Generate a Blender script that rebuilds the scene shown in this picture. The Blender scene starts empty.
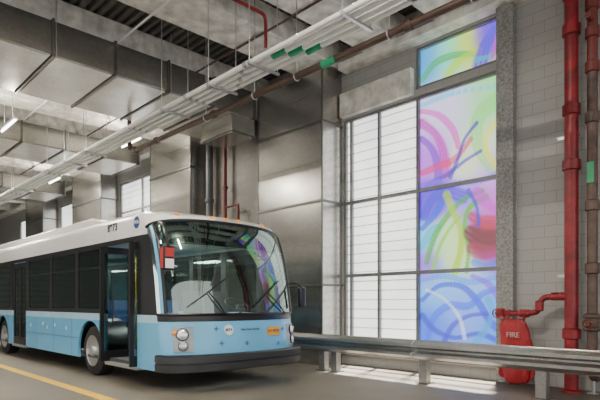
import bpy, bmesh, math, random
import numpy as np
from mathutils import Vector, Matrix
random.seed(7)
COL = bpy.context.scene.collection
PI = math.pi
OFF = {}
# ------------------------------------------------------------------ materials
def new_mat(name):
    m = bpy.data.materials.new(name); m.use_nodes = True
    nt = m.node_tree
    return m, nt, nt.nodes['Principled BSDF']
def nd(nt, t, **kw):
    n = nt.nodes.new(t)
    for k, v in kw.items(): setattr(n, k, v)
    return n
def mat(name, col, rough=.5, metal=0, var=.12, scale=3.0, bump=0, bscale=40, emit=None, es=0, detail=4):
    m, nt, b = new_mat(name)
    b.inputs['Roughness'].default_value = rough; b.inputs['Metallic'].default_value = metal
    tc = nd(nt, 'ShaderNodeTexCoord')
    nz = nd(nt, 'ShaderNodeTexNoise'); nz.inputs['Scale'].default_value = scale; nz.inputs['Detail'].default_value = detail
    nt.links.new(tc.outputs['Object'], nz.inputs['Vector'])
    r = nd(nt, 'ShaderNodeValToRGB')
    r.color_ramp.elements[0].position = .3; r.color_ramp.elements[1].position = .7
    r.color_ramp.elements[0].color = (*[max(0, c*(1-var)) for c in col], 1)
    r.color_ramp.elements[1].color = (*[min(1, c*(1+var)) for c in col], 1)
    nt.links.new(nz.outputs['Fac'], r.inputs['Fac']); nt.links.new(r.outputs['Color'], b.inputs['Base Color'])
    if bump:
        n2 = nd(nt, 'ShaderNodeTexNoise'); n2.inputs['Scale'].default_value = bscale
        nt.links.new(tc.outputs['Object'], n2.inputs['Vector'])
        bp = nd(nt, 'ShaderNodeBump'); bp.inputs['Strength'].default_value = bump; bp.inputs['Distance'].default_value = .02
        nt.links.new(n2.outputs['Fac'], bp.inputs['Height']); nt.links.new(bp.outputs['Normal'], b.inputs['Normal'])
    if emit:
        b.inputs['Emission Color'].default_value = (*emit, 1); b.inputs['Emission Strength'].default_value = es
    return m
def galv(name, c=.6, rough=.33, metal=.92, wav=.16):
    m, nt, b = new_mat(name); b.inputs['Metallic'].default_value = metal
    tc = nd(nt, 'ShaderNodeTexCoord')
    n1 = nd(nt, 'ShaderNodeTexNoise'); n1.inputs['Scale'].default_value = .9; n1.inputs['Detail'].default_value = 5
    vo = nd(nt, 'ShaderNodeTexVoronoi'); vo.inputs['Scale'].default_value = 22
    for n in (n1, vo): nt.links.new(tc.outputs['Object'], n.inputs['Vector'])
    r = nd(nt, 'ShaderNodeValToRGB'); r.color_ramp.elements[0].position = .28; r.color_ramp.elements[1].position = .74
    r.color_ramp.elements[0].color = (c*.76, c*.735, c*.68, 1); r.color_ramp.elements[1].color = (c*1.1, c*1.09, c*1.05, 1)
    mx = nd(nt, 'ShaderNodeMix', data_type='RGBA', blend_type='MULTIPLY'); mx.inputs['Factor'].default_value = .22
    nt.links.new(n1.outputs['Fac'], r.inputs['Fac']); nt.links.new(r.outputs['Color'], mx.inputs['A']); nt.links.new(vo.outputs['Color'], mx.inputs['B'])
    nt.links.new(mx.outputs['Result'], b.inputs['Base Color']); b.inputs['Roughness'].default_value = rough
    n2 = nd(nt, 'ShaderNodeTexNoise'); n2.inputs['Scale'].default_value = .8; n2.inputs['Detail'].default_value = 1
    nt.links.new(tc.outputs['Object'], n2.inputs['Vector'])
    bp = nd(nt, 'ShaderNodeBump'); bp.inputs['Strength'].default_value = wav; bp.inputs['Distance'].default_value = .12
    nt.links.new(n2.outputs['Fac'], bp.inputs['Height']); nt.links.new(bp.outputs['Normal'], b.inputs['Normal'])
    return m
def glass(name, tint, refl=.1, rough=.03, blend=.35):
    m = bpy.data.materials.new(name); m.use_nodes = True; nt = m.node_tree; nt.nodes.clear()
    o = nd(nt, 'ShaderNodeOutputMaterial'); t = nd(nt, 'ShaderNodeBsdfTransparent'); g = nd(nt, 'ShaderNodeBsdfGlossy')
    t.inputs['Color'].default_value = (*tint, 1); g.inputs['Roughness'].default_value = rough; g.inputs['Color'].default_value = (.82, .98, .94, 1)
    lw = nd(nt, 'ShaderNodeLayerWeight'); lw.inputs['Blend'].default_value = blend
    ma = nd(nt, 'ShaderNodeMath', operation='ADD'); ma.inputs[1].default_value = refl; ma.use_clamp = True
    mx = nd(nt, 'ShaderNodeMixShader')
    nt.links.new(lw.outputs['Fresnel'], ma.inputs[0]); nt.links.new(ma.outputs[0], mx.inputs['Fac'])
    nt.links.new(t.outputs[0], mx.inputs[1]); nt.links.new(g.outputs[0], mx.inputs[2]); nt.links.new(mx.outputs[0], o.inputs['Surface'])
    return m
def floor_mat():
    m, nt, b = new_mat('concrete floor'); L = nt.links.new
    tc = nd(nt, 'ShaderNodeTexCoord'); sp = nd(nt, 'ShaderNodeSeparateXYZ'); L(tc.outputs['Object'], sp.inputs[0])
    n1 = nd(nt, 'ShaderNodeTexNoise'); n1.inputs['Scale'].default_value = .9; n1.inputs['Detail'].default_value = 9
    L(tc.outputs['Object'], n1.inputs['Vector'])
    r = nd(nt, 'ShaderNodeValToRGB'); r.color_ramp.elements[0].position = .32; r.color_ramp.elements[1].position = .7
    r.color_ramp.elements[0].color = (.105, .09, .072, 1); r.color_ramp.elements[1].color = (.215, .188, .153, 1)
    L(n1.outputs['Fac'], r.inputs['Fac'])
    s = nd(nt, 'ShaderNodeMath', operation='SUBTRACT'); s.inputs[1].default_value = 3.34; L(sp.outputs['Y'], s.inputs[0])
    a = nd(nt, 'ShaderNodeMath', operation='ABSOLUTE'); L(s.outputs[0], a.inputs[0])
    c = nd(nt, 'ShaderNodeMath', operation='LESS_THAN'); c.inputs[1].default_value = .095; L(a.outputs[0], c.inputs[0])
    n3 = nd(nt, 'ShaderNodeTexNoise'); n3.inputs['Scale'].default_value = 9; L(tc.outputs['Object'], n3.inputs['Vector'])
    mr = nd(nt, 'ShaderNodeMapRange'); mr.inputs['From Min'].default_value = .35; mr.inputs['From Max'].default_value = .5
    mr.inputs['To Min'].default_value = .85; mr.inputs['To Max'].default_value = 1; L(n3.outputs['Fac'], mr.inputs['Value'])
    mu = nd(nt, 'ShaderNodeMath', operation='MULTIPLY'); L(c.outputs[0], mu.inputs[0]); L(mr.outputs[0], mu.inputs[1])
    mx = nd(nt, 'ShaderNodeMix', data_type='RGBA'); L(mu.outputs[0], mx.inputs['Factor']); L(r.outputs['Color'], mx.inputs['A'])
    mx.inputs['B'].default_value = (.9, .52, .0, 1); L(mx.outputs['Result'], b.inputs['Base Color'])
    r2 = nd(nt, 'ShaderNodeMapRange'); r2.inputs['To Min'].default_value = .35; r2.inputs['To Max'].default_value = .75
    L(n1.outputs['Fac'], r2.inputs['Value']); L(r2.outputs[0], b.inputs['Roughness'])
    return m
def block_mat(name, c1, c2, mc):
    m, nt, b = new_mat(name); L = nt.links.new
    tc = nd(nt, 'ShaderNodeTexCoord'); sp = nd(nt, 'ShaderNodeSeparateXYZ'); cb = nd(nt, 'ShaderNodeCombineXYZ')
    L(tc.outputs['Object'], sp.inputs[0]); L(sp.outputs['X'], cb.inputs['X']); L(sp.outputs['Z'], cb.inputs['Y'])
    bt = nd(nt, 'ShaderNodeTexBrick'); L(cb.outputs[0], bt.inputs['Vector'])
    bt.inputs['Scale'].default_value = 1; bt.inputs['Brick Width'].default_value = .4; bt.inputs['Row Height'].default_value = .2
    bt.inputs['Mortar Size'].default_value = .006; bt.inputs['Color1'].default_value = (*c1, 1); bt.inputs['Color2'].default_value = (*c2, 1)
    bt.inputs['Mortar'].default_value = (*mc, 1); L(bt.outputs['Color'], b.inputs['Base Color'])
    bp = nd(nt, 'ShaderNodeBump'); bp.inputs['Strength'].default_value = .3; bp.inputs['Distance'].default_value = .006; bp.invert = True
    L(bt.outputs['Fac'], bp.inputs['Height']); L(bp.outputs['Normal'], b.inputs['Normal']); b.inputs['Roughness'].default_value = .55
    return m
def see_through(m, nt, b, f):
    o = [n for n in nt.nodes if n.type == 'OUTPUT_MATERIAL'][0]
    t = nd(nt, 'ShaderNodeBsdfTransparent'); mx = nd(nt, 'ShaderNodeMixShader'); mx.inputs['Fac'].default_value = f
    nt.links.new(b.outputs[0], mx.inputs[1]); nt.links.new(t.outputs[0], mx.inputs[2]); nt.links.new(mx.outputs[0], o.inputs['Surface'])
def panel_mat(strength):
    m, nt, b = new_mat('translucent panel'); L = nt.links.new
    tc = nd(nt, 'ShaderNodeTexCoord'); sp = nd(nt, 'ShaderNodeSeparateXYZ'); L(tc.outputs['Object'], sp.inputs[0])
    mo = nd(nt, 'ShaderNodeMath', operation='PINGPONG'); mo.inputs[1].default_value = .1085; L(sp.outputs['Z'], mo.inputs[0])
    lt = nd(nt, 'ShaderNodeMath', operation='LESS_THAN'); lt.inputs[1].default_value = .012; L(mo.outputs[0], lt.inputs[0])
    nz = nd(nt, 'ShaderNodeTexNoise'); nz.inputs['Scale'].default_value = .8; L(tc.outputs['Object'], nz.inputs['Vector'])
    r = nd(nt, 'ShaderNodeValToRGB'); r.color_ramp.elements[0].position = .3; r.color_ramp.elements[1].position = .7
    r.color_ramp.elements[0].color = (.64, .68, .69, 1); r.color_ramp.elements[1].color = (1, .99, .93, 1)
    L(nz.outputs['Fac'], r.inputs['Fac'])
    mx = nd(nt, 'ShaderNodeMix', data_type='RGBA'); L(lt.outputs[0], mx.inputs['Factor']); L(r.outputs['Color'], mx.inputs['A'])
    mx.inputs['B'].default_value = (.17, .175, .175, 1)
    L(mx.outputs['Result'], b.inputs['Emission Color']); b.inputs['Emission Strength'].default_value = strength
    b.inputs['Base Color'].default_value = (.3, .3, .3, 1); b.inputs['Roughness'].default_value = .4
    see_through(m, nt, b, .22)
    return m
def art_mat(strength):
    m, nt, b = new_mat('painted art glass')
    a = nd(nt, 'ShaderNodeVertexColor'); a.layer_name = 'art'
    b.inputs['Base Color'].default_value = (.02, .02, .02, 1); b.inputs['Roughness'].default_value = .3
    b.inputs['Specular IOR Level'].default_value = .2
    nt.links.new(a.outputs['Color'], b.inputs['Emission Color']); b.inputs['Emission Strength'].default_value = strength
    see_through(m, nt, b, .05)
    return m
M = dict(
    floor=floor_mat(), block=block_mat('grey painted block', (.32, .316, .306), (.335, .331, .32), (.235, .231, .222)),
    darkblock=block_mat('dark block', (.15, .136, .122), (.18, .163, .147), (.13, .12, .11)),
    concrete=mat('concrete', (.66, .64, .59), .85, var=.32, scale=4, bump=.7, bscale=14, detail=7),
    pilaster=mat('speckled concrete', (.23, .23, .225), .85, var=.38, scale=24, bump=.6, bscale=40),
    deck=mat('metal deck', (.12, .118, .11), .55, .2, var=.2), galv=galv('galvanised sheet', .55, .24), galv2=galv('galvanised rail', .46, .32, .85, .08),
    reflection_galv=galv('painted duct reflection', 1.0, .26, .5, .3), ductside=galv('shaded duct sheet', .44, .26),  # bright tone paints the duct underside reflection, darker tone the side shade
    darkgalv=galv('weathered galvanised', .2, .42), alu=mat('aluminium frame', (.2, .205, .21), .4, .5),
    panel=panel_mat(2.1), art=art_mat(1.75),
    white=mat('white bus paint', (.82, .82, .81), .22, var=.03), blue=mat('light blue bus paint', (.15, .46, .74), .2, var=.08, scale=1.2), paleblue=mat('pale blue bus paint', (.42, .66, .82), .25, var=.06),
    black=mat('black trim', (.008, .008, .01), .35), rubber=mat('tyre rubber', (.015, .015, .015), .75, bump=.3), bumper=mat('grey bumper', (.024, .026, .03), .42),
    glass=glass('tinted glass', (.52, .59, .58), .06, .06, .3), wind=glass('windshield glass', (.68, .92, .85), .14, .025, .36),
    interior=mat('bus interior', (.62, .66, .64), .6), seat=mat('seat fabric', (.05, .11, .28), .8, var=.3, scale=20), yellow=mat('yellow rail', (.6, .42, .03), .4),
    steel=mat('steel', (.5, .51, .52), .35, .8), chrome=mat('bright metal', (.8, .8, .8), .15, 1), lens=mat('clear lens', (.75, .8, .85), .08, .6),
    amber=mat('amber lens', (.9, .3, .02), .3, emit=(1, .35, .02), es=.3), plate=mat('orange plate', (.85, .4, .02), .5),
    navy=mat('navy ink', (.02, .06, .2), .5), ink=mat('black ink', (.015, .015, .015), .6), whiteink=mat('white ink', (.88, .88, .88), .6), fadedink=mat('faded white ink', (.55, .33, .31), .6),
    midblue=mat('mid blue ink', (.04, .15, .36), .5),
    red=mat('red pipe paint', (.2, .007, .012), .42, var=.4, scale=6), redbag=mat('red vinyl', (.3, .012, .018), .65, var=.3, scale=5, bump=.9, bscale=7),
    redbrown=mat('oxide red pipe', (.13, .022, .018), .5), darkpipe=mat('rusty brown pipe', (.09, .055, .043), .55, var=.45, scale=7), brown=mat('brown iron pipe', (.055, .03, .02), .55, var=.35),
    conduit=mat('white conduit', (.8, .8, .76), .4, var=.06), green=mat('green band', (.01, .28, .13), .5), bluegrey=mat('dark grey pipe', (.08, .09, .1), .5),
    tube=mat('lamp tube', (.9, .9, .9), .4, emit=(1, .97, .9), es=14), mirror=mat('mirror glass', (.7, .7, .7), .05, 1), tag=mat('green tag', (.05, .35, .16), .6),
    redpaint=mat('red sticker', (.4, .03, .03), .5), dash=mat('dashboard', (.05, .05, .055), .6), sign=mat('sign face', (.01, .012, .016), .25), trimgrey=mat('sign trim grey', (.2, .21, .22), .4),
    lampbox=mat('lamp housing', (.3, .34, .38), .35),
)
# ------------------------------------------------------------------ mesh helpers
def catmull(pts, k=6):
    out = []
    P = [Vector(p) for p in pts]
    for i in range(len(P)-1):
        a, b, c, d = P[max(i-1, 0)], P[i], P[i+1], P[min(i+2, len(P)-1)]
        for j in range(k):
            t = j/k
            out.append(.5*((2*b)+(c-a)*t+(2*a-5*b+4*c-d)*t*t+(3*b-a-3*c+d)*t**3))
    out.append(P[-1]); return out
class MB:
    def __init__(s): s.bm = bmesh.new()
    def box(s, x0, x1, y0, y1, z0, z1):
        v = [s.bm.verts.new(p) for p in ((x0,y0,z0),(x1,y0,z0),(x1,y1,z0),(x0,y1,z0),(x0,y0,z1),(x1,y0,z1),(x1,y1,z1),(x0,y1,z1))]
        for f in ((3,2,1,0),(4,5,6,7),(0,1,5,4),(1,2,6,5),(2,3,7,6),(3,0,4,7)): s.bm.faces.new([v[i] for i in f])
        return s
    def hexa(s, a, b):      # two quads
        v = [s.bm.verts.new(p) for p in list(a)+list(b)]
        for f in ((3,2,1,0),(4,5,6,7),(0,1,5,4),(1,2,6,5),(2,3,7,6),(3,0,4,7)): s.bm.faces.new([v[i] for i in f])
        return s
    def tube(s, pts, r, seg=10, cap=True):
        P = [Vector(p) for p in pts]; rings = []
        up = None
        for i, p in enumerate(P):
            t = (P[min(i+1, len(P)-1)]-P[max(i-1, 0)]).normalized()
            if up is None:
                up = Vector((0,0,1)) if abs(t.z) < .9 else Vector((1,0,0))
            a = (up - t*up.dot(t)).normalized(); b = t.cross(a); up = a
            rr = r[i] if isinstance(r, (list, tuple)) else r
            rings.append([s.bm.verts.new(p+(a*math.cos(q)+b*math.sin(q))*rr) for q in [2*PI*k/seg for k in range(seg)]])
        for A, B in zip(rings, rings[1:]):
            for k in range(seg): s.bm.faces.new([A[k], A[(k+1)%seg], B[(k+1)%seg], B[k]])
        if cap: s.bm.faces.new(rings[0][::-1]); s.bm.faces.new(rings[-1])
        return s
    def lathe(s, prof, p, axis, seg=24, cap=True):
        n = Vector(axis).normalized(); p = Vector(p)
        q = Vector((0,0,1)) if abs(n.z) < .9 else Vector((1,0,0)); a = (q-n*q.dot(n)).normalized(); b = n.cross(a); rings = []
        for r, h in prof: rings.append([s.bm.verts.new(p+n*h+(a*math.cos(t)+b*math.sin(t))*max(r, 1e-4)) for t in [2*PI*k/seg for k in range(seg)]])
        for A, B in zip(rings, rings[1:]):
            for k in range(seg): s.bm.faces.new([A[k], A[(k+1)%seg], B[(k+1)%seg], B[k]])
        if cap: s.bm.faces.new(rings[0][::-1]); s.bm.faces.new(rings[-1])
        return s
    def grid(s, rows):
        V = [[s.bm.verts.new(p) for p in r] for r in rows]
        for A, B in zip(V, V[1:]):
            for k in range(len(A)-1): s.bm.faces.new([A[k], A[k+1], B[k+1], B[k]])
        return V
    def ring(s, p, axis, R, r, seg=28, sg=8):
        n = Vector(axis).normalized(); q = Vector((0,0,1)) if abs(n.z) < .9 else Vector((1,0,0)); a = (q-n*q.dot(n)).normalized(); b = n.cross(a); p = Vector(p)
        V = []
        for i in range(seg):
            t = 2*PI*i/seg; d = a*math.cos(t)+b*math.sin(t)
            V.append([s.bm.verts.new(p+d*(R+r*math.cos(2*PI*j/sg))+n*r*math.sin(2*PI*j/sg)) for j in range(sg)])
        for i in range(seg):
            for j in range(sg): s.bm.faces.new([V[i][j], V[(i+1)%seg][j], V[(i+1)%seg][(j+1)%sg], V[i][(j+1)%sg]])
        return s
    def build(s, name, m, parent=None, bevel=0, recalc=True, loc=None, sharp=.6):
        if recalc: bmesh.ops.recalc_face_normals(s.bm, faces=s.bm.faces)
        me = bpy.data.meshes.new(name)
        off = OFF[parent] if parent else Vector(loc or (0,0,0))
        bmesh.ops.translate(s.bm, verts=s.bm.verts, vec=-off)
        s.bm.to_mesh(me); s.bm.free()
        me.polygons.foreach_set('use_smooth', [True]*len(me.polygons)); me.set_sharp_from_angle(angle=sharp)
        return link(name, me, m, parent, bevel, off)
def link(name, me, m, parent, bevel=0, off=Vector()):
    o = bpy.data.objects.new(name, me); COL.objects.link(o); me.materials.append(m)
    OFF[o] = off
    if parent: o.parent = parent
    else: o.location = off
    if bevel:
        b = o.modifiers.new('bevel', 'BEVEL'); b.width = bevel; b.segments = 2; b.limit_method = 'ANGLE'
    return o
def thing(name, label, cat, loc, group=None, kind=None):
    o = bpy.data.objects.new(name, None); COL.objects.link(o); o.location = loc; o.empty_display_size = .2
    OFF[o] = Vector(loc)
    if kind: o['kind'] = kind
    else: tag(o, label, cat, group)
    return o
def tag(o, label, cat, group=None):
    o['label'] = label; o['category'] = cat
    if group: o['group'] = group
    return o
def struct(o): o['kind'] = 'structure'; return o
def plate(name, outer, holes, y, th, m, parent=None):   # polygon with holes in the XZ plane, from y to y+th
    cu = bpy.data.curves.new('tmp', 'CURVE'); cu.dimensions = '2D'; cu.fill_mode = 'BOTH'; cu.extrude = th/2
    for poly in [outer]+list(holes):
        sp = cu.splines.new('POLY'); sp.points.add(len(poly)-1); sp.use_cyclic_u = True
        for p, (a, b) in zip(sp.points, poly): p.co = (a, b, 0, 1)
    t = bpy.data.objects.new('tmp', cu); COL.objects.link(t)
    me = bpy.data.meshes.new_from_object(t.evaluated_get(bpy.context.evaluated_depsgraph_get()))
    bpy.data.objects.remove(t)
    mb = MB(); mb.bm.from_mesh(me); bpy.data.meshes.remove(me)
    for v in mb.bm.verts: v.co = Vector((v.co.x, y+th/2+v.co.z, v.co.y))
    bmesh.ops.remove_doubles(mb.bm, verts=mb.bm.verts, dist=1e-5)
    return mb.build(name, m, parent)
def rect(x0, x1, z0, z1): return [(x0,z0),(x1,z0),(x1,z1),(x0,z1)]
def rrect(x0, x1, z0, z1, r=.06, k=4):
    out = []
    for cx, cz, a0 in ((x1-r,z0+r,-PI/2),(x1-r,z1-r,0),(x0+r,z1-r,PI/2),(x0+r,z0+r,PI)):
        out += [(cx+r*math.cos(a0+PI/2*i/k), cz+r*math.sin(a0+PI/2*i/k)) for i in range(k+1)]
    return out
def text(name, body, size, p, rot, m, parent, ext=.002, bold=0):
    cu = bpy.data.curves.new('tmp', 'FONT'); cu.body = body; cu.size = size; cu.align_x = 'CENTER'; cu.align_y = 'CENTER'; cu.extrude = ext; cu.offset = bold
    if bold: cu.space_character = 1.12
    t = bpy.data.objects.new('tmp', cu); COL.objects.link(t)
    me = bpy.data.meshes.new_from_object(t.evaluated_get(bpy.context.evaluated_depsgraph_get())); bpy.data.objects.remove(t)
    me.name = name; me.transform(Matrix.Translation(Vector(p)-OFF[parent]) @ rot.to_4x4())
    me.materials.clear()
    return link(name, me, m, parent, 0, OFF[parent])
ROT_Y = Matrix.Rotation(PI/2, 3, 'X')                               # faces -Y
ROT_X = Matrix.Rotation(PI/2, 3, 'Z') @ Matrix.Rotation(PI/2, 3, 'X')   # faces +X
# ------------------------------------------------------------------ camera
H, S, C, F, HZ = 1.45, .693, .721, 520.0, 303.0
cam = bpy.data.cameras.new('camera'); co = bpy.data.objects.new('camera', cam); COL.objects.link(co)
co.location = (0, 0, H); co.rotation_euler = (PI/2, 0, math.atan2(C, S)); cam.lens = F/600*36; cam.sensor_width = 36
cam.shift_y = (HZ-200)/600; bpy.context.scene.camera = co
def wall_point(u, v, y):
    k = (u-300)/F; x = y*(S*k-C)/(S+C*k); D = -C*x+S*y
    return x, H+(HZ-v)*D/F
# ------------------------------------------------------------------ setting
YW = 9.4; ZG = 6.88; XP = -4.41
struct(MB().box(-40, 7, -13, 9.7, -.2, 0).build('floor', M['floor']))
mb = MB(); rows = []; y = -13; pr = []
while y < 9.7:
    pr += [(y,7.62),(y+.07,7.62),(y+.1,7.7),(y+.17,7.7)]; y += .2
mb.grid([[(x, a, b) for a, b in pr] for x in (-40, 7)]); mb.box(-40, 7, -13, 9.7, 7.72, 7.9)
struct(mb.build('ceiling', M['deck']))
bays = [(-20.4,-16.7),(-27.2,-23.8),(-33.8,-30.4)]
holes = [rect(-8.28,XP,.4,5.82), rect(-6.24,XP,5.97,6.84)] + [rect(a,b,.4,6.3) for a, b in bays]
struct(plate('wall_back', rect(-40,7,0,7.7), holes, YW, .3, M['block']))
struct(MB().box(-40.3, -40, -13, 9.7, 0, 7.7).build('wall_left', M['block']))
# unseen camera side wall with wide open bus bays, added to restrict daylight
struct(plate('wall_front', rect(-40,7,0,7.7), [rect(a, a+5.2, .02, 4.6) for a in (-37,-30.5,-24,-17.5,-11,-4.5,1.2)], -13.3, .3, M['block']))
tn = [0]
def trim(mb, m, bevel=0):
    tn[0] += 1; return struct(mb.build('trim_%d' % tn[0], m, None, bevel))
trim(MB().box(XP, -4.09, YW-.16, YW, 0, ZG), M['pilaster'], .01)
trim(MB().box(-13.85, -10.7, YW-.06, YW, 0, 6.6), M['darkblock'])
for x0, x1 in ((-2.2,-1.6),(-4.2,-3.6),(-5.6,-4.9),(-7.4,-6.5),(-9.3,-8.2),(-11.6,-11),(-14,-13.2),(-16.4,-15.6),(-18.8,-18.0),(-21.2,-20.4),(-23.6,-22.8),(-26,-25.2),(-29,-28.2),(-32,-31.2),(-35,-34.2)):
    trim(MB().box(x0, x1, -13, YW, 7.05, 7.62), M['concrete'], .015)
for x0, x1 in ((-8.15, 7), (-13.7,-10.75), (-20.5,-16.6), (-27.3,-23.7), (-40,-30.2)):
    trim(MB().box(x0, x1, 9.05, YW, ZG, 7.05), M['concrete'], .015)
trim(MB().box(-8.28, -6.28, YW-.14, YW, 5.86, 6.42), M['concrete'], .01)
trim(MB().box(-8.28, XP, YW-.12, YW+.1, .25, .4), M['concrete'], .01)
# ------------------------------------------------------------------ art
def lin(c):
    c = np.array(c)/255.0
    return np.where(c < .04045, c/12.92, ((c+.055)/1.055)**2.4)
GAUSS = [((440,110),30,(228,222,245)),((425,150),16,(205,140,235)),((485,110),22,(190,230,190)),((475,145),18,(230,238,215)),((490,85),20,(170,225,170)),((495,165),14,(215,190,240)),
 ((428,205),14,(130,90,225)),((424,235),14,(165,215,245)),((445,235),16,(215,238,190)),((482,235),15,(150,30,90)),((490,205),14,(220,145,222)),((465,205),14,(190,170,240)),((455,262),14,(225,242,185)),((490,262),10,(180,90,185)),
 ((425,265),12,(190,140,235)),((440,290),22,(160,205,245)),((485,295),20,(130,185,245)),((430,330),20,(95,145,235)),((465,315),22,(165,185,245)),((490,330),16,(110,170,235)),((450,345),20,(140,170,240)),((475,280),14,(205,215,245)),
 ((425,70),14,(90,175,220)),((445,62),14,(150,225,200)),((465,52),13,(210,225,110)),((485,40),12,(130,80,225))]
STROKES = [
 ([(420,104),(450,92),(496,84)], .07, (110,210,235), .8), ([(497,98),(482,108),(474,125),(478,150),(496,172)], .2, (140,220,110), .6),
 ([(497,120),(486,130),(484,150),(497,168)], .1, (240,230,110), .7),
 ([(419,122),(432,132),(440,148),(444,172)], .13, (200,20,185), .85), ([(419,138),(428,146),(434,160),(436,182)], .1, (140,30,205), .85), ([(419,110),(436,114),(450,128),(456,146)], .08, (225,40,195), .75),
 ([(420,172),(434,166),(452,158),(468,138)], .09, (215,20,110), .75), ([(424,184),(444,174),(462,160),(478,150)], .06, (85,30,190), .85),
 ([(448,176),(456,156),(462,138),(474,122)], .06, (75,25,185), .85),
 ([(420,185),(440,180),(470,182),(497,172)], .08, (165,125,235), .7),
 ([(422,215),(430,198),(446,192),(460,196)], .16, (85,50,215), .85), ([(420,228),(432,214),(440,200)], .09, (40,95,225), .85), ([(420,246),(428,232),(436,226)], .11, (50,190,215), .7),
 ([(424,262),(432,236),(446,214),(462,198),(480,190)], .08, (70,175,40), .9), ([(430,270),(438,244),(452,222),(470,206)], .06, (150,210,40), .9),
 ([(452,271),(458,250),(458,228),(450,210),(444,194)], .1, (180,210,20), .9), ([(464,271),(466,248),(462,226),(468,206),(484,196)], .07, (95,185,50), .9),
 ([(470,216),(480,222),(492,222)], .16, (190,20,85), .8), ([(468,232),(480,240),(497,238)], .22, (120,8,65), .9), ([(470,248),(482,252),(497,250)], .16, (165,20,105), .8),
 ([(474,192),(486,204),(497,212)], .13, (210,80,210), .8), ([(466,190),(474,206),(476,224)], .06, (55,40,200), .8), ([(472,262),(484,266),(497,262)], .1, (60,140,225), .7),
 ([(420,300),(436,286),(458,286),(474,300),(488,322),(497,330)], .08, (35,80,215), .85), ([(420,280),(442,276),(470,282),(497,276)], .07, (90,160,240), .7),
 ([(424,345),(430,320),(446,306),(466,306),(480,294),(497,288)], .09, (70,120,235), .8), ([(440,345),(450,326),(466,316),(484,314)], .07, (80,50,200), .8),
 ([(420,316),(432,330),(452,338),(476,334),(497,342)], .08, (30,70,200), .85), ([(486,300),(490,312),(484,328),(474,342)], .09, (60,175,215), .8),
 ([(424,290),(440,298),(456,316),(462,338)], .05, (235,240,250), .8), ([(470,276),(486,284),(497,300)], .07, (150,100,220), .8),
 ([(420,78),(432,62),(450,54),(470,52)], .09, (40,170,95), .85), ([(444,76),(456,60),(476,48)], .11, (190,220,40), .8), ([(478,62),(482,44),(492,30)], .18, (95,40,215), .85), ([(474,58),(488,54),(497,46)], .07, (50,190,195), .8),
 ([(490,56),(494,40),(497,28)], .07, (220,45,185), .8)]
def paint(X, Z):
    num = np.zeros(X.shape+(3,)); den = np.full(X.shape, 1e-6)
    for (u, v), r, c in GAUSS:
        px, pz = wall_point(u, v, YW); rr = r*10.2/F
        w = np.exp(-((X-px)**2+(Z-pz)**2)/(2*(rr*.75)**2)); num += w[..., None]*lin(c); den += w
    num += 1e-4*lin((225,230,240)); den += 1e-4
    img = num/den[..., None]
    for i, (pts, wd, c, al) in enumerate(STROKES):
        P = [wall_point(u, v, YW) for u, v in pts]
        Q = np.array([(p.x, p.y) for p in catmull([(a, b, 0) for a, b in P], 7)])
        T = np.gradient(Q, axis=0); T /= np.linalg.norm(T, axis=1)[:, None]+1e-9
        best = np.full(X.shape, 1e9); sd = np.zeros(X.shape); tt = np.zeros(X.shape)
        for k, (q, t) in enumerate(zip(Q, T)):
            dx = X-q[0]; dz = Z-q[1]; d2 = dx*dx+dz*dz; m = d2 < best
            best = np.where(m, d2, best); sd = np.where(m, dx*t[1]-dz*t[0], sd); tt = np.where(m, k/len(Q), tt)
        d = np.sqrt(best)/(wd*(1+.2*np.sin(5*tt+i)))
        e = np.clip((1.0-d)/.45, 0, 1); e = e*e*(3-2*e)
        br = .5+.5*np.sin(sd*150/max(wd/.08, .6)+i*2.1+np.sin(tt*9+i)*.8); br2 = .5+.5*np.sin(sd*61+i)
        a = al*e*(.6+.27*br+.13*br2)
        img = img*(1-a[..., None])+lin(c)*a[..., None]
    lum = img.mean(-1, keepdims=True)
    return np.clip(lum+1.28*(img-lum), 0, 1)**1.45
def art_panel(name, x0, x1, z0, z1, parent, label):
    nx = int((x1-x0)/.016)+2; nz = int((z1-z0)/.016)+2
    xs = np.linspace(x0, x1, nx); zs = np.linspace(z0, z1, nz); X, Z = np.meshgrid(xs, zs)
    img = paint(X, Z).reshape(-1, 3)
    mb = MB(); mb.grid([[(x, YW+.1, z) for x in xs] for z in zs])
    o = mb.build(name, M['art'], parent, recalc=False)
    ca = o.data.color_attributes.new('art', 'FLOAT_COLOR', 'POINT')
    ca.data.foreach_set('color', np.concatenate([img, np.ones((len(img), 1))], 1).astype(np.float32).ravel())
    o['label'] = label; return o
def window(n, xs, zs, art_cols=(), fw=.035):
    w = thing('window_%d' % n, None, None, (xs[0], YW+.1, zs[0]), kind='structure')
    mb = MB()
    for x in xs: mb.box(x-fw, x+fw, YW+.02, YW+.14, zs[0], zs[-1])
    for j, z in enumerate(zs):
        f = fw*(1.3 if (n == 1 and j in (1, 2)) else 1); mb.box(xs[0], xs[-1], YW+.03, YW+.13, z-f, z+f)
    mb.build('window_frame', M['alu'], w)
    names = ['pale blue art glass with flowing blue strokes', 'art glass with green strokes and dark magenta patch', 'art glass with purple and magenta strokes']
    for j, (z0, z1) in enumerate(zip(zs, zs[1:])):
        for i, (x0, x1) in enumerate(zip(xs, xs[1:])):
            if i in art_cols: art_panel('art_glass_panel', x0, x1, z0, z1, w, names[j] if n == 1 else 'art glass with green, yellow and violet strokes')
            else: MB().box(x0, x1, YW+.09, YW+.11, z0, z1).build('translucent_panel', M['panel'], w)
    return w
window(1, [-8.24,-8.06,-7.24,-6.22,XP-.03], [.44,2.1,3.83,5.79], (3,), .03)
window(2, [-6.21,XP-.03], [6.0,6.82], (0,), .026)
for i, (a, b) in enumerate(bays): window(3+i, [a+.04, (a+b)/2, b-.04], [.44,2.1,3.83,5.1,6.26])
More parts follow.
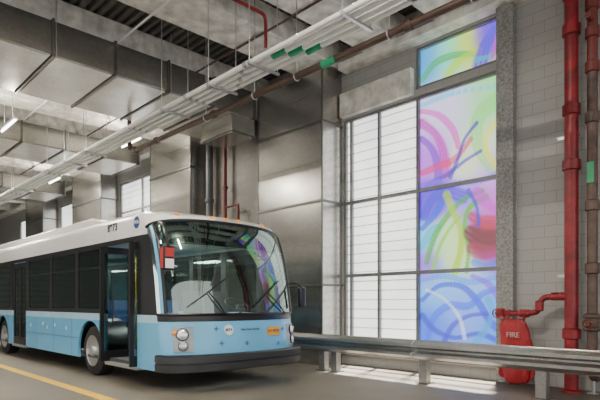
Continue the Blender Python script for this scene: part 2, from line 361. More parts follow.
# ------------------------------------------------------------------ vertical ducts on the wall
def vduct(x0, x1, label):
    t = thing('vertical_duct', label, 'air duct', ((x0+x1)/2, 9.04, 0))
    y0, y1 = 8.7, YW-.01
    zs = [0, 1.87, 3.83, 5.68, 7.04]
    for a, b in zip(zs, zs[1:]):
        d = MB().box(x0, x1, y0, y1, a, b).build('duct_section', M['galv'], t, .012)
        MB().box(x0+.12, x1-.12, y0-.012, y0, (a+b)/2-.01, (a+b)/2+.01).build('stiffener', M['galv'], d)
    for z in zs[1:-1]:
        MB().box(x0-.035, x1+.035, y0-.035, y1, z-.025, z+.025).build('flange', M['darkgalv'], t)
    for x in (x0, x1): MB().box(x-.018, x+.018, y0-.012, y0+.02, 0, 7.03).build('corner_seam', M['darkgalv'], t)
    return t
vduct(-10.65, -8.32, 'tall galvanised vertical duct beside the white translucent window, behind the bus front')
vduct(-16.5, -13.95, 'second galvanised vertical duct along the wall, above the bus windows')
vduct(-23.6, -20.6, 'third galvanised vertical duct along the wall, further down the hall')
vduct(-30.2, -27.5, 'farthest galvanised vertical duct near the end of the hall')
def cross_duct(x0, x1, z0, z1, y0, y1, drop, label):
    t = thing('overhead_duct', label, 'air duct', ((x0+x1)/2, y1, z0))
    n = max(2, round((y1-y0)/1.25)); ys = [y0+(y1-y0)*i/n for i in range(n+1)]
    for a, b in zip(ys, ys[1:]):
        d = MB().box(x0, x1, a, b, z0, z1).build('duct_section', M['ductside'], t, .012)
        MB().box(x0+.06, x1-.06, a+.06, b-.06, z0-.012, z0-.001).build('painted_reflection', M['reflection_galv'], d)  # added panel, floor reflection painted as a brighter sheet
    for y in ys: MB().box(x0-.035, x1+.035, y-.022, y+.022, z0-.035, z1+.035).build('flange', M['darkgalv'], t)
    if drop:
        MB().box(x0+1.1, x1, y1-.75, y1, drop, z0-.036).build('drop_box', M['galv'], t, .012)
        MB().box(x0+1.07, x1+.03, y1-.78, y1, drop+.02, drop+.05).build('drop_flange', M['darkgalv'], t)
    for y in ys[::2]:
        for x in (x0-.02, x1+.02): MB().tube([(x, y+.05, z0-.03), (x, y+.05, 7.66)], .009, 6).build('hanger_rod', M['steel'], t)
    return t
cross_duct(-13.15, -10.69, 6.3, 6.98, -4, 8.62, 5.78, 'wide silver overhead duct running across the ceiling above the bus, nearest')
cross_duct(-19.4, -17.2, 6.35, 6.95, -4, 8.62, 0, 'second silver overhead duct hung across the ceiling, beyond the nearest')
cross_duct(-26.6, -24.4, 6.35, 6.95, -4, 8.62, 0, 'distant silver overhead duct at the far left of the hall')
# ------------------------------------------------------------------ conduits, pipes, hangers
ords = ['nearest', 'second', 'third', 'farthest']
ZC = 5.5; CY = (5.46, 5.6, 5.75, 5.9); RC = .046
for i, y in enumerate(CY):
    t = thing('conduit', '%s of four white overhead conduits counted from above the bus' % ords[i], 'conduit', (-15, y, ZC), 'white overhead conduits')
    MB().tube([(-40, y, ZC), (6, y, ZC)], RC, 14).build('pipe', M['conduit'], t)
    for x in (-1.4, -3.9, -7.0-.25*i, -8.9, -11.3, -14.1, -17.0, -21):
        MB().tube([(x-.05, y, ZC), (x+.05, y, ZC)], RC+.01, 14).build('coupling', M['steel'], t)
    if i > 0:
        x = (0, -6.3, -6.05, -5.8)[i]
        MB().tube([(x-.16, y, ZC), (x+.16, y, ZC)], RC+.006, 14).build('green_band', M['green'], t)
YB, ZB, RB = 6.45, 5.53, .06
t = thing('iron_pipe', 'brown iron pipe beside the white conduits, turning up into the ceiling above the bus', 'pipe', (-8, YB, ZB))
XE = -13.4
MB().tube([(6, YB, ZB), (XE+.3, YB, ZB)] + catmull([(XE+.3,YB,ZB),(XE+.08,YB,ZB+.05),(XE,YB,ZB+.25)], 6)[1:] + [(XE, YB, 5.95)], RB, 14).build('pipe', M['brown'], t)
for x in (-2.4, -4.4, -7.2, -9.4, -11.9, -13.05): MB().lathe([(RB+.012,-.06),(RB+.025,-.045),(RB+.025,.045),(RB+.012,.06)], (x, YB, ZB), (1,0,0), 16).build('coupling', M['brown'], t)
MB().tube([(XE, YB, 5.9), (XE, YB, 7.045)], RB*.98, 14).build('riser', M['brown'], t)
MB().tube([(-6.15, YB, ZB), (-5.85, YB, ZB)], RB+.006, 14).build('green_band', M['green'], t)
for x in (-1.9, -3.4, -4.75, -6.8, -8.0, -9.7, -13.8, -15.2, -16.6, -20, -22.6, -27.2):
    h = thing('trapeze_hanger', 'steel trapeze hanger carrying the four white conduits', 'hanger', (x, 5.68, ZC-.09), 'conduit trapeze hangers')
    MB().box(x-.025, x+.025, 5.34, 6.02, ZC-.086, ZC-.047).build('strut', M['steel'], h)
    zt = 7.045 if x in (-6.8, -13.8) else 7.63
    for y in (5.37, 5.99): MB().tube([(x, y, ZC-.086), (x, y, zt)], .009, 6).build('rod', M['steel'], h)
    if x < -12: continue
    k = thing('clevis_hanger', 'steel clevis hanger holding up the brown iron pipe', 'hanger', (x, YB, ZB-.08), 'iron pipe hangers')
    MB().ring((x, YB, ZB), (1,0,0), RB+.0125, .011).build('clevis', M['steel'], k)
    MB().tube([(x, YB, ZB+.07), (x, YB, zt)], .009, 6).build('rod', M['steel'], k)
t = thing('sprinkler_pipe', 'thin red sprinkler pipe bending down from the ceiling beams', 'pipe', (-7.6, 6.4, 6.4))
MB().tube([(-7.6, -13, 6.94), (-7.6, 6.2, 6.94)] + catmull([(-7.6,6.2,6.94),(-7.6,6.36,6.91),(-7.6,6.4,6.76)], 5)[1:] + [(-7.6, 6.4, 6.3)], .032, 10).build('pipe', M['red'], t)
MB().lathe([(.028,0),(.028,-.04),(.012,-.05),(.012,-.08),(.05,-.085),(.05,-.09)], (-7.6, 6.4, 6.3), (0,0,1), 14).build('sprinkler_head', M['steel'], t)
for y in (-2, 1, 4, 6): MB().tube([(-7.6, y, 6.97), (-7.6, y, 7.66)], .008, 6).build('hanger_rod', M['steel'], t)
for i, (x, z, r, m, lab) in enumerate(((-14.3,6.96,.035,'conduit','slim pale conduit running across the hall beyond the nearest overhead duct'),(-20.2,6.95,.045,'conduit','slim pale conduit running across the hall beyond the second overhead duct'))):
    tag(MB().tube([(x, -13, z), (x, 8.6, z)], r, 10).build('ceiling_pipe', M[m], None), lab, 'pipe')
for y, r, m, lab in ((4.9,.022,'conduit','thin pale conduit clipped under the beams, closer to the bus door side'),(6.9,.022,'darkpipe','thin dark pipe clipped under the beams above the brown iron pipe'),(7.9,.024,'conduit','thin pale conduit clipped under the beams close to the tall vertical duct')):
    tag(MB().tube([(-40, y, 7.023), (6.5, y, 7.023)], r, 10).build('ceiling_pipe', M[m], None), lab, 'pipe')
t = thing('sprinkler_pipe', 'thin rusty red sprinkler pipe running past the dark wall between two vertical ducts', 'pipe', (-12.75, 9.15, 0))
MB().tube([(-12.75, 9.15, 0), (-12.75, 9.15, 5.2), (-12.75, 9.15, 6.6)], .06, 12).build('pipe', M['redbrown'], t)
for z in (2.8, 3.6, 4.9): MB().lathe([(.07,-.05),(.09,-.04),(.09,.04),(.07,.05)], (-12.75, 9.15, z), (0,0,1), 14).build('coupling', M['redbrown'], t)
MB().tube([(-12.75, 9.15, 4.3), (-12.1, 9.15, 4.3), (-12.1, 9.15, 3.4)], .04, 10).build('branch', M['redbrown'], t)
t = thing('drain_pipe', 'thick dark grey drain pipe beside the rusty red pipe on the dark wall', 'pipe', (-13.5, 9.1, 0))
MB().tube([(-13.5, 9.1, 0), (-13.5, 9.1, 6.6)], .11, 16).build('pipe', M['bluegrey'], t)
for z in (2.5, 4.6): MB().lathe([(.12,-.06),(.14,-.05),(.14,.05),(.12,.06)], (-13.5, 9.1, z), (0,0,1), 16).build('coupling', M['bluegrey'], t)
# strip lights; those at negative y are added for duct highlights
for (x, y, z) in ((-14.6,3.8,5.95),(-14.85,7.2,6.3),(-21.9,4.2,6.0),(-22.0,7.4,6.4),(-27.4,4.2,6.2),(-3,3.4,6.7),(-6.05,1.4,6.8),(-3,-3,6.7),(-10.0,-3.4,6.7),(-14.9,-3.4,6.7)):
    t = thing('strip_light', 'slim white fluorescent strip light hung under the concrete beams', 'ceiling light', (x, y, z), 'fluorescent strip lights')
    MB().box(x-.62, x+.62, y-.06, y+.06, z, z+.06).build('housing', M['white'], t)
    MB().tube([(x-.6, y, z-.02), (x+.6, y, z-.02)], .02, 10).build('lamp_tube', M['tube'], t)
    for s in (-.35, .35): MB().tube([(x+s, y, z+.06), (x+s, y, 7.62)], .006, 6).box(x+s-.04, x+s+.04, y-.12, y+.12, 7.6, 7.62).build('rod', M['steel'], t)
    for e, dz, rx in ((270, -.06, 0), (130, .08, PI)):  # upward lamp of each pair is added to brighten beams and deck
        l = bpy.data.lights.new('strip_and_fill_lamp', 'AREA'); l.shape = 'RECTANGLE'; l.size = 1.2; l.size_y = .12; l.energy = e; l.color = (1, .92, .78)
        lo = bpy.data.objects.new('strip_and_fill_lamp', l); COL.objects.link(lo); lo.location = (0, 0, dz); lo.rotation_euler = (rx, 0, 0); lo.parent = t
# ------------------------------------------------------------------ fire pipes on the right wall
def joint(p, r, ax, name, m, par): MB().lathe([(r*1.05,-.09),(r*1.32,-.075),(r*1.32,.075),(r*1.05,.09)], p, ax, 20).build(name, m, par)
t = thing('fire_standpipe', 'large bright red standpipe rising up the grey block wall, with a side branch', 'fire pipe', (-3.05, 9.08, 0))
MB().tube([(-3.05, 9.08, 0), (-3.05, 9.08, 7.04)], .105, 22).build('riser', M['red'], t)
for z in (.95, 3.7, 4.6, 5.9, 6.5): joint((-3.05, 9.08, z), .105, (0,0,1), 'coupling', M['red'], t)
MB().lathe([(.17,0),(.17,.03),(.11,.05),(.11,.06)], (-3.05, 9.08, 0), (0,0,1), 20).build('base_flange', M['red'], t)
br = [(-3.05,9.08,1.56),(-3.3,9.06,1.56)] + catmull([(-3.3,9.06,1.56),(-3.48,9.05,1.53),(-3.55,9.05,1.42)], 5)[1:] + catmull([(-3.55,9.05,1.38),(-3.6,9.05,1.3),(-3.75,9.05,1.27)], 5) + [(-4.2,9.05,1.27)]
MB().tube(br, .05, 14).build('branch', M['red'], t)
for p, ax in (((-3.28,9.06,1.56),(1,0,0)),((-3.55,9.05,1.4),(0,0,1)),((-3.8,9.05,1.27),(1,0,0)),((-3.17,9.07,1.56),(1,0,0))): joint(p, .052, ax, 'coupling', M['red'], t)
for z in (4.2, 1.9): MB().box(-3.3, -2.95, 9.17, 9.22, z-.025, z+.025).build('bracket', M['steel'], t)
v = MB().lathe([(.06,0),(.085,.01),(.085,.14),(.06,.15)], (-4.3, 9.05, 1.27), (1,0,0), 16).build('hose_valve', M['red'], t)
MB().ring((-4.22, 8.88, 1.27), (0,1,0), .075, .012).tube([(-4.22,9.0,1.27),(-4.22,8.87,1.27)], .015, 8).box(-4.29,-4.15,8.875,8.885,1.263,1.277).build('hand_wheel', M['red'], v)
t = thing('sprinkler_riser', 'narrower rusty brown pipe with red oxide top, right of the red standpipe', 'pipe', (-2.74, 9.08, 0))
MB().tube([(-2.74, 9.08, .45), (-2.74, 9.08, 5.2)], .078, 18).build('lower_pipe', M['darkpipe'], t)
MB().tube([(-2.74, 9.08, 5.2), (-2.74, 9.08, 7.04)], .078, 18).build('upper_pipe', M['redbrown'], t)
for z, m in ((5.2,'redbrown'),(5.75,'redbrown'),(6.2,'redbrown'),(2.0,'darkpipe'),(3.0,'darkpipe'),(4.4,'darkpipe'),(1.2,'darkpipe')): joint((-2.74, 9.08, z), .08, (0,0,1), 'coupling', M[m], t)
MB().tube([(-2.74, 9.06, 5.95), (-2.74, 8.86, 5.95)], .05, 12).build('test_outlet', M['redbrown'], t)
MB().lathe([(.1,0),(.13,.02),(.13,.06),(.1,.08),(.1,.2),(.13,.22),(.13,.26),(.08,.28)], (-2.74, 9.08, 1.0), (0,0,1), 18).build('alarm_valve', M['darkpipe'], t)
MB().tube([(-2.74,9.08,1.12),(-2.74,8.86,1.12)], .03, 10).ring((-2.74,8.86,1.12),(0,1,0),.07,.012).build('valve_wheel', M['redbrown'], t)
MB().tube([(-2.74,9.08,.47),(-2.74,9.09,.36),(-2.74,9.14,.27),(-2.74,9.24,.24),(-2.74,9.39,.24)], .07, 14).build('elbow', M['darkpipe'], t)
MB().tube([(-2.74,9.15,0),(-2.74,9.15,.2)], .03, 10).box(-2.82,-2.66,9.08,9.22,0,.012).build('pipe_stand', M['steel'], t)
g = MB().box(-2.79, -2.69, 8.985, 8.995, 3.35, 3.68).build('label_plate', M['tag'], t); g['label'] = 'green label plate strapped to the pipe'
# fire hose bag
t = thing('fire_hose_bag', 'soft red vinyl hose cover marked FIRE hanging from the red pipe', 'fire hose cover', (-3.92, 8.92, .2))
rows = []
BZ = ((.11,.15,.04),(.13,.23,.08),(.24,.285,.12),(.36,.265,.1),(.48,.285,.115),(.6,.255,.09),(.72,.255,.1),(.83,.245,.085),(.94,.245,.09),(1.04,.235,.08),(1.12,.215,.06),(1.17,.18,.03))
for j, (z, w, d) in enumerate(BZ):
    r = []
    for k in range(65):
        a = 2*PI*k/64; e = .5
        up = 1 if z < .75 else .3
        fold = up*(.042*math.sin(7*a+1.3+z*3.0)*(1.25-z)+.02*math.sin(13*a-z*9)+.016*math.sin(4*a+z*14))
        cx = -3.92+.05*math.sin(z*3.4)
        r.append((cx+(w+fold)*abs(math.cos(a))**e*math.copysign(1, math.cos(a)), 8.93+(d+fold)*abs(math.sin(a))**e*math.copysign(1, math.sin(a)), z+(.07*math.sin(2*a+.5)+.04*math.sin(5*a) if j < 2 else (-.035*math.cos(4*a)*(j-8)/3 if j > 8 else 0))))
    r[-1] = r[0]; rows.append(r)
mb = MB(); V = mb.grid(rows); bmesh.ops.remove_doubles(mb.bm, verts=mb.bm.verts, dist=1e-5)
bmesh.ops.holes_fill(mb.bm, edges=mb.bm.edges)
bag = mb.build('cover', M['redbag'], t); sm = bag.modifiers.new('smooth', 'SUBSURF'); sm.levels = 1; sm.render_levels = 1
text('lettering', 'FIRE', .125, (-3.9, 8.81, .9), ROT_Y, M['fadedink'], t, .016)
for s in (-.14, .14): MB().tube([(-3.92+s, 8.93, 1.13), (-3.92+s, 8.98, 1.27), (-3.92+s, 9.05, 1.335), (-3.92+s, 9.115, 1.27), (-3.92+s, 8.96, 1.13)], .012, 8).build('strap', M['redbag'], t)
# ------------------------------------------------------------------ guard rail
prof = [(.0,.0),(-.02,.0),(-.03,.02),(-.11,.075),(-.11,.125),(-.01,.165),(-.01,.195),(-.11,.235),(-.11,.285),(-.03,.34),(-.02,.36),(0,.36)]
def rail(x0, x1, y, label, posts, zb=.43):
    t = thing('guard_rail', label, 'guard rail', ((x0+x1)/2, y, 0))
    P = [(a, b) for a, b in prof] + [(a+.012, b) for a, b in prof[::-1]]
    mb = MB(); A = [mb.bm.verts.new((x0, y+a, zb+b)) for a, b in P]; B = [mb.bm.verts.new((x1, y+a, zb+b)) for a, b in P]; n = len(P); h = len(prof)
    for i in range(n): mb.bm.faces.new([A[i], A[(i+1)%n], B[(i+1)%n], B[i]])
    for E in (A, B):
        for i in range(h-1): mb.bm.faces.new([E[i], E[i+1], E[n-2-i], E[n-1-i]])
    mb.build('rail_beam', M['galv2'], t, sharp=.3)
    for x in posts:
        p = MB().box(x-.085, x+.085, y+.09, y+.23, 0, zb+.31).build('post', M['galv2'], t, .008)
        MB().box(x-.05, x+.05, y+.013, y+.09, zb+.06, zb+.3).build('spacer_block', M['darkgalv'], p)
        MB().box(x-.13, x+.13, y+.05, y+.28, 0, .015).build('base_plate', M['darkgalv'], p)
        for s in (-.06, .06): MB().lathe([(.014,0),(.014,.015),(.004,.02)], (x+s, y-.01, zb+.18), (0,-1,0), 8).build('bolt', M['steel'], t)
rail(-13, -5.34, 8.0, 'galvanised crash barrier running from behind the bus to the window', [-12.2,-9.8,-7.75,-7.4])
rail(-5.32, 3, 7.985, 'galvanised crash barrier in front of the red fire pipes', [-5.22,-3.15,-.9,1.6])
# ------------------------------------------------------------------ the bus
Y0, Y1 = 4.15, 6.95; YC, HWD = 5.55, 1.4; XR = -19.7
bus = thing('bus', 'white and light blue city bus with black windows parked on the concrete floor', 'bus', (-13.5, YC, 0))
XT = [(a, b+.11) for a, b in [(.3,-7.67),(.75,-7.68),(1.2,-7.74),(1.8,-7.83),(2.2,-7.92),(2.5,-8.02),(2.72,-8.12),(2.85,-8.22),(2.92,-8.3),(2.98,-8.42),(3.03,-8.6),(3.08,-8.92),(3.12,-9.6)]]
HT = [(.3,1.4),(2.9,1.4),(2.97,1.36),(3.04,1.26),(3.09,1.08),(3.12,.8)]
NS, BS = 2.28, .54
def itp(T, z): return float(np.interp(z, [a for a, b in T], [b for a, b in T]))
def fp(z, th, out=0, n=NS):
    hw = itp(HT, z)+out; s, c = math.sin(th), math.cos(th)
    return Vector((itp(XT, z)+(BS+out)*abs(c)**(2/n), YC+hw*math.copysign(abs(s)**(2/n), s), z))
def fnorm(z, th):
    a = fp(z, th+.01)-fp(z, th-.01); b = fp(z+.02, th)-fp(z-.02, th); return a.cross(b).normalized()
TH = [-PI/2+PI*i/36 for i in range(37)]
def th_y(y): t = (y-YC)/HWD; return math.copysign(math.asin(min(1, abs(t)**(NS/2))), t)
def on_front(y, z, out=0):
    th = th_y(y); n = fnorm(z, th); return fp(z, th)+n*out, n
def ztop(th): return 2.72+.16*max(0, math.cos(th))**.8      # upper edge of the windscreen, higher at the middle
# roof
mb = MB(); rows = []
for z in (2.72,2.76,2.81,2.86,2.9,2.94,2.97,3.0,3.03,3.06,3.09,3.12):
    f = (z-2.72)/.4
    hw = itp(HT, z); rows.append([Vector((XR, YC-hw, z))]+[fp(ztop(t)+(3.12-ztop(t))*f, t) for t in TH]+[Vector((XR, YC+hw, z))])
V = mb.grid(rows); mb.bm.faces.new(V[-1]); mb.bm.faces.new([r[0] for r in V]+[r[-1] for r in V[::-1]])
mb.build('roof', M['white'], bus)
mb = MB(); mb.hexa([(-19.6,4.36,3.0),(-9.6,4.36,3.0),(-9.6,6.74,3.0),(-19.6,6.74,3.0)], [(-19.4,4.4,3.24),(-11,4.4,3.24),(-11,6.7,3.24),(-19.4,6.7,3.24)])
mb.build('roof_fairing', M['white'], bus, .05)
def xe(z): return itp(XT, z)
def side(y, th, near):
    arch = []
    for cx in (-16.55, -10.35):
        a0 = math.asin((.34-.5)/.6)
        arch.append([(cx+.6*math.cos(PI-a0-(PI-2*a0)*k/16), .5+.6*math.sin(PI-a0-(PI-2*a0)*k/16)) for k in range(17)])
    out = [(XR,.34)]+arch[0]
    if near: out += [(-15.55,.34),(-15.55,1.12),(-14.4,1.12),(-14.4,.34)]
    out += arch[1]
    if near: out += [(-9.62,.34),(-9.62,1.12),(-8.33,1.12),(-8.33,.34)]
    out += [(xe(.34),.34),(xe(.75),.75),(xe(1.12),1.12),(XR,1.12)]
    plate('skirt_panel', out, [], y, th, M['blue'], bus)
    segs = [(XR,-15.55),(-14.4,-9.62),(-8.33,xe(1.12))] if near else [(XR, xe(1.12))]
    for a, b in segs: MB().box(a, b, y, y+th, 1.12, 1.25).build('belt_panel', M['paleblue'], bus)
    wins = [(-19.3,-17.55),(-17.4,-15.75),(-14.15,-12.65),(-12.5,-11.1),(-10.95,-9.78)]
    if not near: wins[2:2] = [(-15.6,-14.3)]; wins += [(-9.6,-8.5)]
    out = [(XR,1.25)] + ([(-15.55,1.25),(-15.55,2.52),(-14.4,2.52),(-14.4,1.25),(-9.62,1.25),(-9.62,2.52),(-8.33,2.52),(-8.33,1.25)] if near else []) + [(xe(1.25),1.25),(xe(1.8),1.8),(xe(2.2),2.2),(xe(2.6),2.6),(XR,2.6)]
    plate('window_surround', out, [rrect(a, b, 1.33, 2.5, .09) for a, b in wins], y, th, M['black'], bus)
    MB().box(XR, xe(2.65), y, y+th, 2.6, 2.72).build('cantrail', M['white'], bus)
    for a, b in wins:
        w = MB().box(a, b, y+th*.3, y+th*.6, 1.33, 2.5).build('side_window', M['glass'], bus)
        MB().box(a, b, y-.003 if near else y+th*.6, y+th*.3 if near else y+th+.003, 2.12, 2.15).build('sash_bar', M['black'], w)
side(Y0, .05, True); side(Y1-.05, .05, False)
for x in (-18.9,-17.6,-13.6,-12.4,-11.3): MB().box(x, x+.012, Y0-.003, Y0, .36, 1.12).build('panel_joint', M['midblue'], bus)
MB().box(-14.4, -10.98, Y0-.004, Y0, .72, .735).build('panel_joint', M['midblue'], bus)
MB().box(XR-.05, XR, Y0, Y1, .34, 2.72).build('rear_panel', M['blue'], bus)
MB().box(XR+.05, -7.9, Y0+.06, Y1-.06, .36, .42).build('bus_floor', M['dash'], bus)
MB().box(XR+.05, -8.6, Y0+.1, Y1-.1, 2.66, 2.7).build('ceiling_panel', M['interior'], bus)
for x in (-9.4, -12.4, -15.4, -18.2):  # added cabin lights that brighten the interior behind the glass
    il = MB().box(x-.5, x+.5, YC-.5, YC-.4, 2.63, 2.66).build('added_cabin_light', M['tube'], bus)
    l = bpy.data.lights.new('cabin_fill_lamp', 'AREA'); l.shape = 'RECTANGLE'; l.size = 1.0; l.size_y = .4; l.energy = 90 if x > -10 else 70; l.color = (1, .98, .93)
    lo = bpy.data.objects.new('cabin_fill_lamp', l); COL.objects.link(lo); lo.location = Vector((x, YC, 2.6))-OFF[bus]; lo.parent = bus
# doors
def leaf_frame(name, f):
    mb = MB()
    for a0, a1, z0, z1 in ((0,.07,.36,2.5),(.55,.62,.36,2.5),(.07,.55,.36,.55),(.07,.55,2.38,2.5)): mb.box(*f(a0, a1, 0, .05, z0, z1))
    d = mb.build(name, M['black'], bus)
    MB().box(*f(.07, .55, .02, .03, .55, 2.38)).build('door_glass', M['glass'], d)
    return d
for a in (-15.54, -14.97): leaf_frame('door_leaf', lambda a0,a1,d0,d1,z0,z1,a=a: (a+a0*.9, a+a1*.9, Y0+.02+d0, Y0+.02+d1, z0, z1))
MB().box(-15.55, -14.4, Y0-.01, Y0+.08, .3, .36).build('door_sill', M['steel'], bus)
for x in (-9.6, -8.4):
    d = leaf_frame('door_leaf', lambda a0,a1,d0,d1,z0,z1,x=x: (x+d0, x+d1, Y0-.12+a0, Y0-.12+a1, z0, z1))
    xx = x+.025+(.06 if x < -9 else -.06)
    MB().tube([(xx, Y0+.1, 1.0), (xx, Y0+.1, 1.8)], .014, 8).build('grab_handle', M['black'], d)
MB().box(-9.62, -8.33, Y0-.01, Y0+.7, .3, .36).build('door_sill', M['steel'], bus)
# front lower panel, bumper
mb = MB(); mb.grid([[fp(z, t) for t in TH] for z in (.5,.6,.7,.8,.9,1.0,1.08,1.16)]); mb.build('front_panel', M['blue'], bus)
mb = MB(); mb.grid([[fp(z, t, o) for t in TH] for z, o in ((1.15,.005),(1.18,.008),(1.26,.007))]); mb.build('cowl', M['black'], bus)
mb = MB(); mb.grid([[fp(max(z,.3), t, o, 3.1)+Vector((0,0,z-max(z,.3))) for t in TH] for z, o in ((.34,-.1),(.345,.06),(.36,.085),(.475,.09),(.48,.07),(.5,.07),(.505,.09),(.6,.085),(.62,.06),(.625,-.08))])
mb.build('bumper', M['bumper'], bus)
# windshield band
th0, th1, th2 = -1.42, -1.27, 1.27
def band(a, b, o=0, z0=1.25, n=28, top=0):
    T = [a+(b-a)*i/n for i in range(n+1)]
    return [[fp(z0+(ztop(t)-top-z0)*k/12, t, o) for t in T] for k in range(13)]
mb = MB(); mb.grid(band(th1, th2)); mb.build('windshield', M['wind'], bus)
for a, b in ((-PI/2, th0+.02), (-th0-.02, PI/2)):
    mb = MB(); mb.grid(band(a, b, 0, n=6)); mb.build('corner_window', M['glass'], bus)
for a, b in ((th0, th1), (th2, -th0)):
    mb = MB(); mb.grid(band(a, b, .01, n=4)); mb.build('front_pillar', M['blue'], bus)
TF = [-PI/2+PI*i/40 for i in range(41)]
MB().tube([fp(1.26, t, .004) for t in TF], .024, 8).build('windshield_gasket', M['black'], bus)
MB().tube([fp(ztop(t)-.01, t, .004) for t in TF], .026, 8).build('windshield_gasket', M['black'], bus)
for th in (th1, th2): MB().tube([fp(1.25+(ztop(th)-1.25)*k/12, th, .004) for k in range(13)], .032, 8).build('windshield_gasket', M['black'], bus)
# destination sign behind the top of the windscreen
TS = [th1+.05+(th2-th1-.1)*i/24 for i in range(25)]
mb = MB(); mb.grid([[fp(2.42+(ztop(t)-.03-2.42)*k/4, t, -.03) for t in TS] for k in range(5)]); mb.build('destination_sign', M['sign'], bus)
mb = MB(); mb.grid([[fp(z, t, -.015) for t in TS] for z in (2.385, 2.42)]); mb.build('sign_trim', M['trimgrey'], bus)
for i, y in enumerate((4.6, 5.25, 5.55, 5.85, 6.5)):
    p, n = on_front(y, 2.95); MB().lathe([(.045,-.01),(.045,.015),(.028,.03),(.001,.034)], p, n, 14).build('marker_lamp', M['amber'], bus)
# headlights: stacked lamps in corner housings
for s in (-1, 1):
    ta, tb = sorted((s*.76, s*1.14)); hb = MB()
    hb.grid([[fp(z, ta+(tb-ta)*i/8, o) for i in range(9)] for z, o in ((.665,.0),(.67,.016),(1.06,.016),(1.065,0))])
    for t_ in (ta, tb): hb.grid([[fp(z, t_, o) for o in (0,.016)] for z in (.67,1.06)])
    h = hb.build('headlight_housing', M['lampbox'], bus)
    for z, r in ((.765,.07),(.945,.088)):
        th = s*.94; n = fnorm(z, th); p = fp(z, th, .016)
        MB().lathe([(r*1.15,-.02),(r*1.15,.012),(r*1.02,.018),(r*1.0,.006)], p, n, 24).build('lamp_bezel', M['black'], h)
        MB().lathe([(r*.98,0),(r*.98,.012),(r*.6,.03),(.001,.036)], p, n, 24).build('lens', M['lens'], h)
    th = s*1.1; n = fnorm(.98, th); p = fp(.98, th, .016)
    MB().lathe([(.036,-.01),(.036,.015),(.022,.03),(.001,.034)], p, n, 16).build('turn_signal', M['amber'], h)
# front markings
p, n = on_front(5.15, 1.0, .006)
MB().lathe([(.095,0),(.095,.004)], p, n, 28).build('emblem_rim', M['paleblue'], bus)
MB().lathe([(.082,0),(.082,.003)], p+n*.004, n, 28).build('emblem_disc', M['whiteink'], bus)
text('emblem_letters', 'MTA', .068, p+n*.012, ROT_X, M['midblue'], bus, .002, .002)
p, n = on_front(5.6, 1.0, .008); text('lettering', 'New York City Bus', .05, p, ROT_X, M['navy'], bus)
for y, z in ((4.92,1.02),(6.42,.98),(5.0,.78),(6.25,.72),(5.5,.76)):
    p, n = on_front(y, z, .01); text('cross_mark', '+', .17, p, Matrix.Rotation(math.atan2(n.y, n.x), 3, 'Z') @ ROT_X, M['midblue'], bus)
p, n = on_front(6.14, .95, .012); rz = Matrix.Rotation(math.atan2(n.y, n.x), 3, 'Z')
q = MB(); a = rz @ Vector((0,1,0)); b = Vector((0,0,1))
cs = (p-a*.16-b*.08, p+a*.16-b*.08, p+a*.16+b*.08, p-a*.16+b*.08)
q.hexa(cs, [v+n*.012 for v in cs])
pl = q.build('license_plate', M['plate'], bus)
text('plate_number', 'AY 89731', .075, p+n*.016, rz @ ROT_X, M['navy'], pl)
# side markings
text('fleet_number', '8973', .19, (-9.3, Y0-.004, 2.83), ROT_Y, M['ink'], bus, .002, .007)
MB().lathe([(.105,0),(.105,.004)], (-8.35, Y0, 2.83), (0,-1,0), 28).build('emblem_disc', M['navy'], bus)
text('emblem_letters', 'MTA', .085, (-8.35, Y0-.008, 2.83), ROT_Y, M['whiteink'], bus)
for x, z in ((-13.1,.95),(-12.8,.88),(-12.3,.95),(-11.6,.9),(-14.0,.9)): text('cross_mark', '+', .2, (x, Y0-.006, z), ROT_Y, M['whiteink'], bus)
# wipers
for y0, y1 in ((5.1, 4.75), (6.5, 5.8)):
    a, n = on_front(y0, 1.26, .03); b, n2 = on_front((y0+y1)/2-.1, 1.62, .05)
    w = MB().tube([a, a.lerp(b, .5)+n*.03, b], .013, 8).build('wiper_arm', M['black'], bus)
    e1, _ = on_front((y0+y1)/2-.45, 1.38, .025); e2, _ = on_front((y0+y1)/2+.25, 1.86, .025)
    MB().tube([e1, b-n2*.02, e2], .012, 8).build('wiper_blade', M['black'], w)
# mirrors
m_ = MB().tube(catmull([(-7.8,4.3,2.74),(-7.45,4.08,2.72),(-7.1,3.98,2.62),(-6.98,3.97,2.3)], 6), .02, 10).build('mirror_arm', M['black'], bus)
MB().box(-7.05, -6.93, 3.87, 4.06, 1.94, 2.3).build('mirror_housing', M['black'], m_, .025)
MB().box(-6.93, -6.924, 3.895, 4.035, 2.14, 2.275).build('mirror_sticker', M['redpaint'], m_)
MB().box(-6.93, -6.924, 3.895, 4.035, 1.97, 2.11).build('mirror_sticker', M['whiteink'], m_)
MB().box(-7.035, -6.945, 3.864, 3.87, 1.97, 2.27).build('mirror_sticker', M['redpaint'], m_)
MB().box(-7.058, -7.05, 3.89, 4.04, 1.97, 2.27).build('mirror_face', M['mirror'], m_)
m_ = MB().tube(catmull([(-7.65,6.86,1.78),(-7.45,7.02,1.84),(-7.33,7.1,1.76)], 6), .016, 10).build('mirror_arm', M['black'], bus)
MB().box(-7.39, -7.28, 7.02, 7.16, 1.38, 1.76).build('mirror_housing', M['black'], m_, .025)
MB().box(-7.398, -7.39, 7.04, 7.14, 1.41, 1.73).build('mirror_face', M['mirror'], m_)
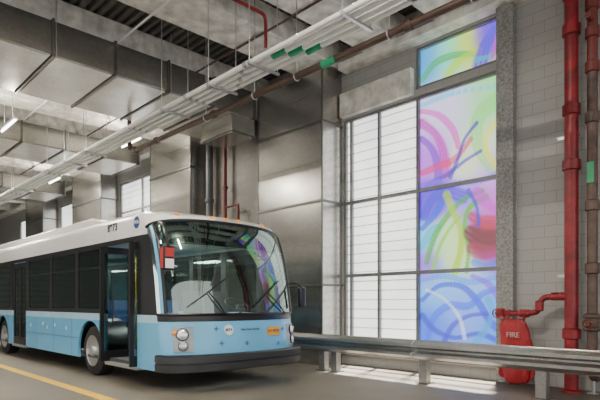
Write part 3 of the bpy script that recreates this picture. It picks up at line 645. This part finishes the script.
# wheels
for cx in (-16.55, -10.35):
    for y, d in ((Y0+.06, -1), (Y1-.06, 1)):
        w = MB().lathe([(.3,.0),(.44,.0),(.485,-.03),(.5,-.08),(.5,-.24),(.485,-.28),(.44,-.31),(.3,-.31)], (cx, y, .5), (0,d,0), 40, False).build('tyre', M['rubber'], bus)
        MB().lathe([(.3,-.02),(.31,.008),(.28,.0),(.25,-.07),(.15,-.08),(.13,-.0),(.1,.03),(.001,.035)], (cx, y, .5), (0,d,0), 32).build('rim', M['steel'], w)
        for k in range(8):
            a = 2*PI*k/8; MB().lathe([(.018,-.09),(.018,-.03),(.01,-.025)], (cx+.19*math.cos(a), y, .5+.19*math.sin(a)), (0,d,0), 6).build('wheel_nut', M['chrome'], w)
        q = MB(); q.grid([[(cx+.64*math.cos(PI*k/16), yy, .5+.64*math.sin(PI*k/16)) for k in range(17)] for yy in (y, y-d*.5)]); q.build('wheel_arch_liner', M['black'], bus)
# driver area
MB().hexa([(-7.9,4.6,.5),(-7.65,4.6,.5),(-7.65,6.5,.5),(-7.9,6.5,.5)], [(-8.1,4.6,1.18),(-7.7,4.6,1.2),(-7.7,6.5,1.2),(-8.1,6.5,1.18)]).build('dashboard', M['dash'], bus, .03)
sw = MB().ring((-8.25, 6.2, 1.42), (.5,0,.8), .24, .016, 28, 8).tube([(-8.25,6.2,1.42),(-8.0,6.2,1.1)], .03, 8)
ax = Vector((.5,0,.8)).normalized(); a = Vector((0,1,0)); b = ax.cross(a)
for k in range(3):
    d = a*math.cos(2*PI*k/3)+b*math.sin(2*PI*k/3); sw.tube([Vector((-8.25,6.2,1.42)), Vector((-8.25,6.2,1.42))+d*.24], .012, 6)
sw.build('steering_wheel', M['black'], bus)
def seat(x, y, w=.45, m='seat', z=.42, nm='passenger_seat'):
    s = MB().box(x-.22, x+.22, y-w/2, y+w/2, z+.4, z+.5).build(nm, M[m], bus, .02)
    MB().hexa([(x-.27,y-w/2,z+.5),(x-.19,y-w/2,z+.5),(x-.19,y+w/2,z+.5),(x-.27,y+w/2,z+.5)], [(x-.35,y-w/2,z+1.1),(x-.29,y-w/2,z+1.1),(x-.29,y+w/2,z+1.1),(x-.35,y+w/2,z+1.1)]).build('seat_back', M[m], s, .02)
    MB().box(x-.05,x+.05,y-.05,y+.05,z,z+.4).build('seat_pedestal', M['dash'], s)
seat(-8.85, 6.25, .5, 'dash', .5, 'driver_seat')
for x in (-11.3,-12.2,-13.1,-14,-16.9,-17.8,-18.7): seat(x, 6.45, .85)
for x in (-11.5,-12.5,-13.5,-17,-17.9,-18.8): seat(x, 4.75, .8)
for x, y in ((-12,5.15),(-12,5.95),(-14.2,5.0)): MB().tube([(x, y, .42), (x, y, 2.66)], .018, 8).build('grab_pole', M['yellow'], bus)
MB().box(-9.5, -9.45, 5.75, 6.85, .42, 1.7).build('driver_partition', M['dash'], bus)
# ------------------------------------------------------------------ light
w = bpy.data.worlds.new('world'); bpy.context.scene.world = w; w.use_nodes = True
bg = w.node_tree.nodes['Background']; bg.inputs['Color'].default_value = (1, .975, .93, 1); bg.inputs['Strength'].default_value = 2.2
sun = bpy.data.lights.new('sun', 'SUN'); sun.energy = 800; sun.angle = .06; sun.color = (1, .94, .83)
so = bpy.data.objects.new('sun', sun); COL.objects.link(so); so.rotation_euler = Vector((.12, -.3, -.95)).to_track_quat('-Z', 'Y').to_euler()
